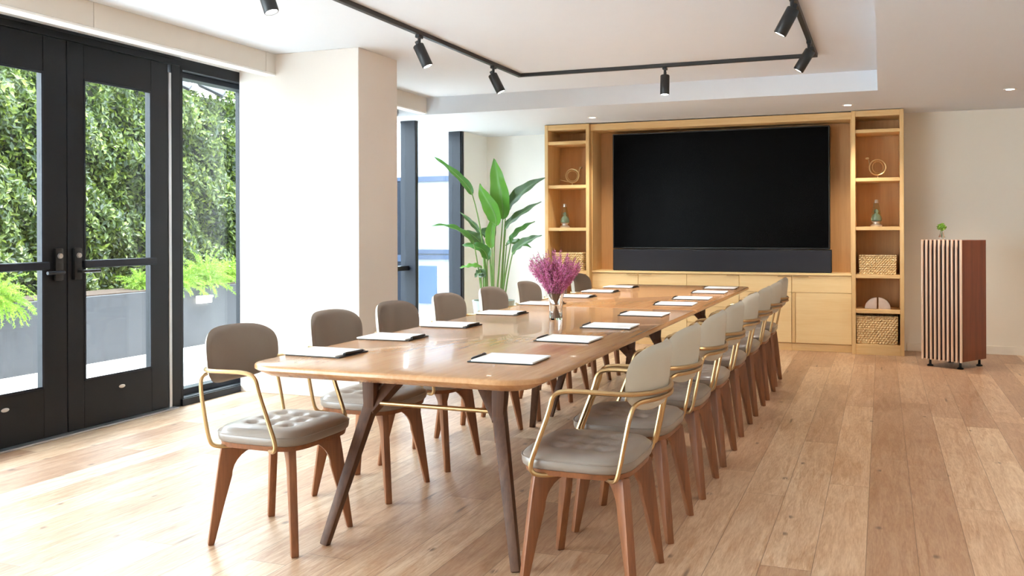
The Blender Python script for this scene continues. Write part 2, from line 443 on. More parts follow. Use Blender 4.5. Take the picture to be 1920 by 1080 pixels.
w = sempty('window_1')
bobj('window_frame', 'frame', w, (XO, XW, 5.40, 5.428, .0, 2.462), (XO, XW, 6.25, 6.30, 0, 2.462), (XO, XW, 5.40, 6.30, 2.44, HT), (XO, XW, 5.40, 6.30, 0, .055))
bobj('window_sill', 'navy', w, (XO, -4.80, 5.428, 6.25, .055, .10), (XW - .02, XW + .015, 5.40, 6.06, 0, .05))
pane(w, 5.428, 6.25, .10, 2.44, -4.86)
bobj('window_head', 'navy', w, (XO, -4.79, 5.428, 6.25, 2.40, 2.44))
w = sempty('window_added')  # unseen glazing before the doors, added to let more daylight in
bobj('window_frame', 'frame', w, *[(XO, XW, y, y + .06, 0, 2.49) for y in (-2.8, -1.25, .3, 1.85, 3.30)], (XO, XW, -2.8, 3.36, 2.465, HT), (XO, XW, -2.8, 3.36, 0, .055))
for y in (-2.74, -1.19, .36, 1.91): pane(w, y, y + (1.49 if y < 1.5 else 1.39), .055, 2.465, -4.84)
w = sempty('window_2')
bobj('window_frame', 'frame', w, (XO, XW, 7.60, 7.67, 0, 2.49), (XO, XW, 10.28, 10.34, 0, 2.49), (XO, XW, 7.60, 10.34, 2.465, HT), (XO, XW, 7.60, 10.34, 0, .055))
bobj('mullion', 'navy', w, (XO, XW, 9.06, 9.12, .055, 2.465))
bobj('mullion_cap', 'frame', w, (XW, XW + .006, 9.06, 9.12, .055, 2.465))
bobj('jamb_lining', 'navy', w, (XO + .01, XW - .012, 10.262, 10.282, .055, 2.465))
bobj('transom', 'navy', w, (-4.88, -4.80, 7.67, 9.06, .83, .88))
pane(w, 7.67, 9.06, .055, 2.465, -4.84); pane(w, 9.12, 10.262, .055, 2.465, -4.84)

# ------------------------------------------------------------------ outside
b = newbm(); box(b, -16, XO, -4, 16, -.14, -.02); struct(finish('trim_4', b, 'terrace', smooth=False)); bpy.data.objects['trim_4'].name = 'terrace_floor'
pl = root('long_planter', (-7.45, 7.5, -.02), 'long low grey planter trough on the terrace outside the glass doors', 'planter')
b = newbm(); box(b, -.3, .3, -5, 4.2, 0, .655, .006); finish('trough', b, 'planter', pl)
b = newbm(); box(b, -.27, .27, -4.97, 4.17, .62, .665); finish('soil', b, 'soil', pl)
# planter light
ll = root('planter_light', tuple(at(380, 561, 7.95 + .35)), 'small rectangular lit lamp on the planter face under the ferns', 'light')
p = at(380, 561, 1.); k = -7.14 / p.x; ll.location = (-7.145, p.y * k, EYE + (p.z - EYE) * k)
bobj('lamp_housing', 'rim', ll, (-.005, .07, -.105, .105, .02, .042))
bobj('lamp_shade', 'walllight', ll, (-.003, .055, -.10, .10, -.04, .022))

# living wall
def leafcloud(name, n, fn, size, mat, parent=None):
    vs, fs = [], []
    for _ in range(n):
        c, nr = fn(); s = size * random.uniform(.6, 1.3)
        a = Vector((random.gauss(0, 1), random.gauss(0, 1), random.gauss(0, 1))); nn = (nr + a * .55).normalized()
        u = nn.orthogonal().normalized(); u = Matrix.Rotation(random.uniform(0, 2 * PI), 3, nn) @ u; w_ = nn.cross(u)
        i = len(vs)
        vs += [c - u * s, c + w_ * s * .45 + nn * s * .12, c + u * s, c - w_ * s * .45 + nn * s * .12]
        fs += [(i, i + 1, i + 2), (i, i + 2, i + 3)]
    return raw(name, vs, fs, mat, parent)
def bumpy(y, z):
    return .10 * math.sin(y * 5.1 + 1.3 * math.sin(z * 3.7)) + .08 * math.sin(z * 7.3 + y * 2.1) + .05 * math.sin(y * 13 + z * 11)
def hfn():
    y = random.uniform(3.6, 13.8); z = random.uniform(.55, 3.12 + .08 * math.sin(y * 4))
    return Vector((-8.12 + bumpy(y, z) + random.uniform(-.13, .06), y, z)), Vector((1, 0, .25))
hd = root('living_wall', (-7.9, 8.5, 0), 'tall green leafy living wall rising behind the grey planter outside the doors', 'hedge')
o = leafcloud('foliage', 70000, hfn, .040, 'hedgeleaf', hd); o.location = (7.9, -8.5, 0); o['kind'] = 'stuff'
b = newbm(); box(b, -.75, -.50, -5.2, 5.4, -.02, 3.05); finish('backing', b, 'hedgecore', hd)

# feathery ferns on the planter
def fern(loc, n, L, label, seed, droop=1.):
    random.seed(seed)
    r = root('feathery_fern', loc, label, 'plant', group='feathery ferns in the long planter')
    vs, fs = [], []; st = newbm()
    for i in range(n):
        az = random.uniform(0, 2 * PI); el = random.uniform(.25, 1.4); l = L * random.uniform(.55, 1.)
        pts = [Vector((0, 0, 0))]; d = Vector((math.cos(az) * math.cos(el), math.sin(az) * math.cos(el), math.sin(el)))
        for k in range(9):
            pts.append(pts[-1] + d * l / 9); d = (d + Vector((0, 0, -.17 * droop))).normalized()
        if i % 3 == 0: tube(st, pts, .002, 4)
        for k in range(2, 10):
            for q in range(13):
                p0 = pts[k - 1].lerp(pts[k], random.random()); t = (pts[k] - pts[k - 1]).normalized()
                a = Vector((random.gauss(0, 1), random.gauss(0, 1), random.gauss(0, 1))).normalized()
                dd = (t * .8 + a).normalized(); s = .05 * random.uniform(.5, 1.2) * (1.2 - k / 14)
                w_ = dd.orthogonal().normalized() * .0034
                j = len(vs); vs += [p0 - w_, p0 + w_, p0 + dd * s]; fs.append((j, j + 1, j + 2))
    finish('stems', st, 'stalk', r); o = raw('fronds', vs, fs, 'fern', r); return r
def onx(u, v, X):
    p = at(u, v, 1.); k = X / p.x; return (X, p.y * k, EYE + (p.z - EYE) * k)
def fy(u, X): return onx(u, 500, X)[1]
fern((-7.30, fy(385, -7.30), .64), 150, .52, 'bright lime feathery fern above the small planter lamp', 3)
fern((-7.28, fy(338, -7.28), .64), 70, .36, 'lime feathery fern just left of the side window mullion', 4)
fern((-7.45, fy(432, -7.45), .64), 90, .42, 'lime feathery fern next to the white pillar, right of the planter lamp', 5)
fern((-7.42, fy(262, -7.42), .64), 60, .30, 'small feathery fern seen through the right door leaf', 6)
fern((-7.22, fy(-6, -7.22), .62), 110, .42, 'feathery fern spilling over the planter at the far left door leaf', 8, 1.5)
random.seed(11)

# pergola beams over the hedge
pg = root('pergola', (-8.2, 9.8, 0), 'pale timber and grey pergola beams above the living wall outside', 'pergola')
for i in range(7):
    y = -1.6 + i * .62
    bm_ = newbm(); beam(bm_, (-1.4, y - .55, 3.95), (.35, y + .35, 3.02), .05, .09, .05, .09); finish('rafter', bm_, 'planter', pg)
bm_ = newbm(); box(bm_, -.02, .08, -2.2, 3.2, 3.06, 3.16); finish('purlin', bm_, 'beige', pg)
for y in (-2.1, 3.1):
    bm_ = newbm(); box(bm_, -.02, .06, y - .04, y + .04, -.02, 3.08); finish('post', bm_, 'planter', pg)

# white facade closing the terrace
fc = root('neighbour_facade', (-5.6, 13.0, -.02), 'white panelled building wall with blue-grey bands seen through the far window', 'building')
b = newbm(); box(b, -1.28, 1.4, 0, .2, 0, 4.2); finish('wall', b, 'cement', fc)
for z0, z1 in ((2.02, 2.10), (.90, .965), (.815, .88)):
    bobj('band', 'band', fc, (-1.3, 1.4, -.04, .0, z0 + .02, z1 + .02))
bobj('joint', 'steel', fc, (-1.28, 1.4, -.004, .0, 2.49, 2.50))
bobj('joint', 'steel', fc, (-.78, 1.4, -.004, 0, .56, .57))
bobj('panel', 'bluebox', fc, (-1.10, -.80, -.03, 0, .15, .73))
gp = root('glass_screen', (-6.95, 12.9, -.02), 'blue-grey glass terrace screen beside the white facade', 'screen')
bobj('screen_panel', 'navy', gp, (-.5, .05, -.02, .02, .0, 2.05)); bobj('rail', 'band', gp, (-.5, .05, -.035, .035, 2.05, 2.11)); bobj('rail', 'band', gp, (-.5, .05, -.035, .035, .8, .9))

# ------------------------------------------------------------------ track lights
tr = root('ceiling_track', (-1.7, 5.0, ZC), 'black three-sided lighting track surface mounted on the raised ceiling', 'track')
TXL, TXR, TY = -2.955, -.478, 7.66
b = newbm(); box(b, TXL - .017, TXL + .017, -1., TY + .017, -.03, 0, .002)
merge_m = Matrix.Translation((1.7, -5., 0))
b.transform(merge_m); finish('window_side_rail', b, 'blackm', tr)
b = newbm(); box(b, TXR - .017, TXR + .017, -1., TY + .017, -.03, 0, .002); b.transform(merge_m); finish('right_side_rail', b, 'blackm', tr)
b = newbm(); box(b, TXL - .017, TXR + .017, TY - .017, TY + .017, -.03, 0, .002); b.transform(merge_m); finish('cross_rail', b, 'blackm', tr)
def spot(x, y, tilt_x, tilt_y, label, power=25, first=[None]):
    if first[0] is None:
        r = root('track_spotlight', (x, y, ZC - .03), label, 'spotlight', group='black spotlights on the ceiling track')
        b = newbm(); box(b, -.016, .016, -.032, .032, -.022, 0, .003); lathe(b, [(.011, -.06), (.011, -.02)], seg=12); finish('adapter', b, 'blackm', r)
        h = newbm(); lathe(h, [(.012, .02), (.034, .02), (.038, .014), (.038, -.14), (.035, -.145), (.032, -.145), (.03, -.125)], seg=24, cap=False)
        lathe(h, [(.0001, .02), (.013, .02)], seg=24, cap=False); box(h, -.012, .012, -.006, .006, .0, .05, .003)
        hh = finish('lamp_head', h, 'blackm', r)
        l = newbm(); lathe(l, [(.0001, -.141), (.0325, -.141)], seg=24, cap=False); finish('lens', l, 'bulb', hh)
        first[0] = r; hh.location = (0, 0, -.085)
    else:
        r = dup(first[0], (x, y, ZC - .03), 0, label)
    h = [c for c in r.children if c.name.startswith('lamp_head')][0]
    h.location = (0, 0, -.085); h.rotation_euler = (tilt_x, tilt_y, 0)
    ld = bpy.data.lights.new('spot_beam', 'SPOT'); ld.energy = power; ld.spot_size = 1.1; ld.spot_blend = .7; ld.shadow_soft_size = .03; ld.color = (1, .96, .90)
    lo = bpy.data.objects.new('spot_beam', ld); COL.objects.link(lo); lo.parent = h; lo.location = (0, 0, -.15)
    return r
spot(TXL, 4.0, 0, -.35, 'black track spotlight cut off by the top edge, nearest on the window side')
spot(TXL, 5.74, .1, -.42, 'black track spotlight next to the pillar, middle of the window-side rail')
spot(TXL, 7.06, .1, -.45, 'black track spotlight near the far corner of the window-side rail')
spot(-1.665, TY, -.1, 0, 'black track spotlight hanging alone on the cross rail before the screen')
spot(TXR, 5.62, .0, .5, 'large black track spotlight at the top edge on the right-side rail')
spot(TXR, 6.98, .0, .55, 'black track spotlight at the right corner of the track')
def downlight(x, y, label):
    r = root('recessed_downlight', (x, y, ZS), label, 'downlight', group='recessed downlights in the low soffit')
    b = newbm(); lathe(b, [(.034, -.001), (.034, -.005), (.052, -.005), (.052, 0)], seg=28, cap=False); finish('trim_ring', b, 'rim', r)
    b = newbm(); lathe(b, [(.0001, -.0025), (.034, -.0025)], seg=24, cap=False); finish('lens', b, 'bulb', r)
    ld = bpy.data.lights.new('downlight_beam', 'SPOT'); ld.energy = 55; ld.spot_size = 2.0; ld.spot_blend = .8; ld.shadow_soft_size = .05; ld.color = (1, .86, .70)
    lo = bpy.data.objects.new('downlight_beam', ld); COL.objects.link(lo); lo.parent = r; lo.location = (0, 0, -.012)
downlight(-2.86, 9.56, 'small recessed downlight above the left end of the screen')
downlight(-.30, 9.57, 'small recessed downlight above the right bookcase')
downlight(1.03, 9.03, 'small recessed downlight at the right edge, above the slatted cabinet')
for y_ in (6.6, 4.2, 1.8): downlight(1.03, y_, 'added unseen downlight in the low soffit, brightening the right side')  # extra downlights out of view, added to brighten the right wall and floor

# ------------------------------------------------------------------ shelving wall
YF = 10.03
def bookcase(x0, x1, label, shelves):
    r = root('bookcase', ((x0 + x1) / 2, YF, 0), label, 'bookcase', group='tall oak bookcases beside the screen')
    w = (x1 - x0) / 2; t = .038; D = YB - YF - .005
    top = 2.455
    bobj('side_panel', 'oak', r, (-w, -w + t, 0, D, 0, top)); bobj('side_panel', 'oak', r, (w - t, w, 0, D, 0, top))
    bobj('back_panel', 'oakback', r, (-w + t, w - t, D - .03, D - .005, .1, top))
    bobj('top_rail', 'oakx', r, (-w + t, w - t, .006, D - .03, top - .06, top))
    bobj('plinth', 'oakx', r, (-w + t, w - t, .006, D - .03, 0, .105))
    for z0, z1 in shelves: bobj('shelf', 'oakx', r, (-w + t, w - t, .012, D - .03, z0, z1))
    return r
bookcase(-.282, .207, 'tall narrow oak bookcase at the right end of the shelving, with baskets low down', [(2.231, 2.265), (1.742, 1.778), (1.250, 1.287), (.768, .806), (.416, .452)])
bookcase(-3.568, -3.042, 'tall narrow oak bookcase at the left end of the shelving, behind the flowers', [(2.231, 2.268), (1.735, 1.771), (1.253, 1.289), (.768, .806), (.416, .452)])
# niche
n_ = root('screen_niche', (-1.66, YF + .05, 0), 'honey oak niche surround framing the big black screen between the bookcases', 'niche')
w = (3.04 - .284) / 2
bobj('niche_back', 'oakback', n_, (-w, w, .385, .405, .80, 2.38)); bobj('niche_head', 'oakx', n_, (-w, w, .0, .38, 2.378, 2.452))
bobj('niche_side', 'oak', n_, (-w, -w + .012, .03, .385, .81, 2.378)); bobj('niche_side', 'oak', n_, (w - .012, w, .03, .385, .81, 2.378))
# base cabinets
xs = [-3.04, -2.507, -1.969, -1.411, -.874, -.284]
names = ['pale maple base cabinet next to the left bookcase', 'pale maple base cabinet second from the left, under the screen', 'pale maple drawer cabinet in the middle under the screen', 'pale maple base cabinet right of the middle drawers', 'pale maple base cabinet next to the right bookcase']
for i in range(5):
    x0, x1 = xs[i], xs[i + 1]; c = (x0 + x1) / 2; w = (x1 - x0) / 2
    r = root('base_cabinet', (c, YF + .09, 0), names[i], 'cabinet', group='pale maple base cabinets under the screen')
    bobj('body', 'maple', r, (-w + .001, w - .001, .022, .375, .075, .782))
    bobj('plinth', 'oakx', r, (-w, w, .012, .36, 0, .075))
    g = .0025
    def front(nm, z0, z1, hx=None, a=-w, c_=w):
        o = bobj(nm, 'maple', r, (a + g, c_ - g, 0, .02, z0 + g, z1 - g), bev=.0015)
        if hx is not None:
            h = newbm(); box(h, hx[0], hx[1], -.012, .002, z1 - .014, z1 - .003, .002); finish('pull', h, 'brass', o)
        return o
    hx = {0: (w - .13, w - .01), 1: (-w + .01, -w + .15), 2: (w - .13, w - .005), 3: (w - .14, w - .01), 4: (-w + .01, -w + .17)}[i]
    front('drawer', .606, .780, hx)
    if i == 2:
        for z0, z1 in ((.435, .606), (.26, .435), (.08, .26)): front('drawer', z0, z1)
    elif i == 4:
        bobj('stile', 'oak', r, (-w + .003, -w + .035, -.004, .02, .082, .604)); front('door', .08, .606, None, -w + .036, w)
    else: front('door', .08, .606)
o = root('worktop', (-1.66, YF + .09, 0), 'long pale wooden worktop running below the screen', 'worktop')
bobj('slab', 'maple', o, (-1.378, 1.374, -.012, .372, .784, .806))

# screen
sc = root('wall_screen', (-1.665, 10.28, 0), 'very large black flat television in the oak niche', 'television')
bobj('bezel', 'bezel', sc, (-1.165, 1.165, -.03, .10, 1.052, 2.345), bev=.004)
bobj('display', 'screen', sc, (-1.152, 1.152, -.0335, -.029, 1.068, 2.332), bev=.0005)
bobj('wall_mount', 'blackm', sc, (-.4, .4, .10, .17, 1.4, 2.0))
sb = root('soundbar', (-1.652, 10.24, .808), 'wide dark navy speaker bar standing on the worktop below the television', 'speaker')
bobj('speaker_body', 'sbar', sb, (-1.168, 1.168, -.03, .10, 0, .232), bev=.006); bobj('speaker_edge', 'bezel', sb, (-1.17, 1.17, -.025, .10, .2325, .240))

# shelf ornaments
def ornament_ring(x, z, flip, label):
    r = root('ring_sculpture', (x, 10.22, z), label, 'sculpture', group='brass ring sculptures on the bookcases')
    b = newbm(); lathe(b, [(.028, 0), (.028, .006), (.006, .010), (.005, .035)], seg=20); finish('base', b, 'ring', r)
    b = newbm(); R_ = .078
    tube(b, [(R_ * math.cos(a), 0, .035 + R_ + R_ * math.sin(a)) for a in [2 * PI * k / 40 for k in range(40)]], .0075, 8, True); finish('ring', b, 'ring', r)
    b = newbm(); R2 = .058
    tube(b, [(R2 * math.cos(a) * .9, .004 + .03 * math.cos(a), .035 + R_ + R2 * math.sin(a)) for a in [2 * PI * k / 40 for k in range(40)]], .0042, 6, True); finish('inner_ring', b, 'ring', r)
    b = newbm(); s = flip
    tube(b, chaikin([(-s * .075, 0, .10), (-s * .077, 0, .15), (-s * .085, 0, .19), (-s * .10, 0, .205)], 2), .005, 8)
    box(b, -s * .10 - .017, -s * .10 + .017, -.008, .008, .195, .215, .003); finish('head', b, 'brass', r)
    if flip < 0:
        b = newbm(); tube(b, chaikin([(0, 0, .035), (-.07, 0, .05), (-.15, 0, .07)], 2), [.005] * 13 if False else .0045, 8); finish('tail', b, 'ring', r)
    return r
ornament_ring(-.035, 1.778, 1, 'brass ring sculpture on the right bookcase')
ornament_ring(-3.30, 1.771, -1, 'brass ring sculpture with a tail on the left bookcase')
def lava(x, z, label):
    r = root('lava_lamp', (x, 10.2, z), label, 'lamp', group='conical glass lamps on the bookcases')
    b = newbm(); lathe(b, [(.055, 0), (.057, .012), (.035, .03), (.036, .045), (.05, .055)], seg=24); finish('base', b, 'chrome', r)
    b = newbm(); lathe(b, [(.05, .055), (.054, .075), (.046, .12), (.026, .22), (.019, .245)], seg=24, cap=False); finish('globe', b, 'gglass', r)
    b = newbm(); lathe(b, [(.001, .058), (.036, .062), (.04, .08), (.03, .11), (.012, .135), (.018, .15), (.012, .17), (.001, .178)], seg=20, cap=False); finish('wax', b, 'lampgreen', r)
    b = newbm(); lathe(b, [(.021, .24), (.019, .268), (.015, .275), (.0, .275)], seg=20, cap=False); finish('cap', b, 'chrome', r)
lava(-.05, 1.287, 'cone-shaped glass lava lamp on the right bookcase'); lava(-3.385, 1.289, 'cone-shaped glass lava lamp on the left bookcase')
def basket(x, z, w, h, d, label, y=10.07):
    r = root('woven_basket', (x, y, z), label, 'basket', group='woven seagrass baskets in the bookcases')
    b = newbm(); t = bmesh.new()
    bmesh.ops.create_grid(t, x_segments=1, y_segments=1, size=.5); t.free()
    nx, nz = 26, 12
    # walls with a woven relief
    def wall(p0, p1, out):
        g = [[None] * (nz + 1) for _ in range(nx + 1)]
        for i in range(nx + 1):
            for j in range(nz + 1):
                p = Vector(p0).lerp(Vector(p1), i / nx); q = 1 - .03 * (1 - j / nz)
                p = Vector((p.x * q, p.y, 0)) + Vector((0, 0, h * j / nz)) + Vector(out) * (.0045 * (1 if (i + j) % 2 else -1) + random.uniform(-.0015, .0015))
                g[i][j] = b.verts.new(p)
        for i in range(nx):
            for j in range(nz): b.faces.new((g[i][j], g[i + 1][j], g[i + 1][j + 1], g[i][j + 1]))
    hw = w / 2
    wall((-hw, 0, 0), (hw, 0, 0), (0, -1, 0)); wall((hw, 0, 0), (hw, d, 0), (1, 0, 0)); wall((hw, d, 0), (-hw, d, 0), (0, 1, 0)); wall((-hw, d, 0), (-hw, 0, 0), (-1, 0, 0))
    box(b, -hw * .96, hw * .96, .006, d - .006, .002, .01); finish('basket_body', b, 'weave', r, smooth=False)
    b = newbm(); tube(b, [(-hw, 0, h), (hw, 0, h), (hw, d, h), (-hw, d, h)], .007, 8, True)
    for i in range(3): pass
    finish('rim', b, 'weave', r)
    b = newbm(); box(b, -hw + .006, hw - .006, .006, d - .006, h - .03, h - .022); finish('liner', b, 'weave', r)
random.seed(5)
basket(-.038, .806, .345, .185, .26, 'woven basket on the middle shelf of the right bookcase')
basket(-.046, .108, .385, .272, .30, 'large woven basket in the bottom compartment of the right bookcase', 10.06)
basket(-3.30, .806, .34, .195, .26, 'woven basket on the left bookcase, behind the flowers')
for s, lb in ((-1, 'left quarter-round pale stone bookend on the right bookcase'), (1, 'right quarter-round pale stone bookend on the right bookcase')):
    b = newbm(); pts = [(0, 0)] + [(.115 * math.cos(a), .115 * math.sin(a)) for a in [PI / 2 * k / 14 for k in range(15)]]
    prism(b, [(s * (p[0] + .008), p[1]) for p in pts], 0, .05, lambda a, c, h: Vector((a, h, c)), .003)
    o = finish('stone_bookend', b, 'marble'); o.location = (-.04, 10.16, .452); tag(o, lb, 'bookend', 'quarter-round stone bookends')

# ------------------------------------------------------------------ slatted cabinet at the right wall
A = Vector((.342, 9.44)); Bp = Vector((.662, 9.235)); th = math.atan2(Bp.y - A.y, Bp.x - A.x)
sw = (Bp - A).length; dep = .43
cb = root('slatted_cabinet', (A.x, A.y, 0), 'tall free-standing slatted wooden cabinet against the right wall, on black feet', 'cabinet', th)
bobj('carcass', 'redwood', cb, (.012, sw, .018, dep, .066, 1.160), bev=.003)
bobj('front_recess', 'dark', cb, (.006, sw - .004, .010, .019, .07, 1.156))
ns = 10
for i in range(ns):
    x = i * (sw - .016) / (ns - 1)
    bobj('slat', 'slat', cb, (x, x + .0175, -.006, .011, .062, 1.164), bev=.0015)
for fx_, fy_ in ((.06, .04), (sw - .035, .04), (.06, dep - .04), (sw - .04, dep - .05)):
    b = newbm(); lathe(b, [(.026, 0), (.028, .008), (.012, .018), (.010, .066)], (fx_, fy_, 0), 16); finish('foot', b, 'rubber', cb)
gv = root('small_plant_glass', tuple(Vector((A.x, A.y, 1.160)) + Vector((math.cos(th) * .13 - math.sin(th) * .12, math.sin(th) * .13 + math.cos(th) * .12, 0))), 'tiny green sprig in a small clear glass on top of the slatted cabinet', 'plant')
b = newbm(); lathe(b, [(.001, .002), (.024, .003), (.028, .03), (.017, .055), (.019, .075)], seg=20, cap=False); finish('glass_jar', b, 'cglass', gv)
def sfn():
    a = random.uniform(0, 2 * PI); e = random.uniform(-.4, 1.4); q = .04 * random.uniform(.6, 1)
    d = Vector((math.cos(a) * math.cos(e), math.sin(a) * math.cos(e), math.sin(e))); return Vector((0, 0, .11)) + d * q, d
leafcloud('leaves', 110, sfn, .021, 'sprig', gv)
b = newbm(); tube(b, [(0, 0, .02), (.004, 0, .11)], .002, 6); tube(b, [(0, 0, .02), (-.012, .004, .12)], .0018, 6); finish('stems', b, 'stalk', gv)

# ------------------------------------------------------------------ tables
TZ = .757; TXC = -1.69; TW = .602
def rrect(x0, x1, y0, y1, rn, rf, seg=10):
    pts = []
    for (cx, cy, r, a0) in ((x1 - rf, y1 - rf, rf, 0), (x0 + rf, y1 - rf, rf, 90), (x0 + rn, y0 + rn, rn, 180), (x1 - rn, y0 + rn, rn, 270)):
        for k in range(seg + 1):
            a = math.radians(a0 + 90 * k / seg); pts.append((cx + r * math.cos(a), cy + r * math.sin(a)))
    return pts
def table(y0, y1, rn, rf, legs, label):
    yc = (y0 + y1) / 2
    r = root('conference_table', (TXC, yc, 0), label, 'table', group='walnut conference tables set end to end')
    b = newbm(); L = (y1 - y0) / 2
    rings = []
    for inset, z in ((.010, TZ), (.003, TZ - .002), (0, TZ - .008), (.0, TZ - .018), (.012, TZ - .026), (.055, TZ - .046)):
        pts = rrect(-TW + inset, TW - inset, -L + inset, L - inset, max(.004, rn - inset), max(.004, rf - inset))
        rings.append([b.verts.new((p[0], p[1], z)) for p in pts])
    n = len(rings[0])
    for a, c in zip(rings, rings[1:]):
        for k in range(n): b.faces.new((a[k], a[(k + 1) % n], c[(k + 1) % n], c[k]))
    b.faces.new(rings[0]); b.faces.new(rings[-1][::-1])
    finish('tabletop', b, 'tablewood', r, ang=.9)
    for ly, d in legs:
        y = ly - yc
        for s in (-1, 1):
            b = newbm(); kx = s * .288; kn = Vector((kx, y, .54))
            ft = Vector((s * .415 + .012, y + d * .18, 0))
            beam(b, ft, kn + Vector((-s * .002, -d * .004, .02)), .036, .032, .052, .046, .007)
            beam(b, kn - Vector((0, -d * .006, .03)), (kx + s * .006, y - d * .0, TZ - .046), .048, .044, .062, .05, .007)
            beam(b, kn - Vector((0, -d * .01, .02)), (kx - s * .14, y - d * .09, TZ - .046), .046, .04, .06, .05, .007)
            prism(b, [(kx - s * .004, .60), (kx - s * .018, .712), (kx - s * .105, .712)], -.012, .012, lambda a, c, h: Vector((a, y + h - d * .045, c)))
            finish('leg', b, 'tableleg', r)
        b = newbm(); tube(b, [(-.28, y - .004, .553), (.28, y - .004, .553)], .0095, 12); finish('stretcher', b, 'brass', r)
        bobj('cross_rail', 'tableleg', r, (-.42, .42, y - d * .09 - .03, y - d * .09 + .03, TZ - .062, TZ - .044))
    return r
table(2.935, 5.905, .15, .03, [(3.40, -1), (5.45, 1)], 'walnut conference table nearest the camera, rounded corners and splayed legs')
table(5.909, 8.50, .03, .11, [(6.16, -1), (7.84, 1)], 'walnut conference table at the far end, butted against the nearer one')

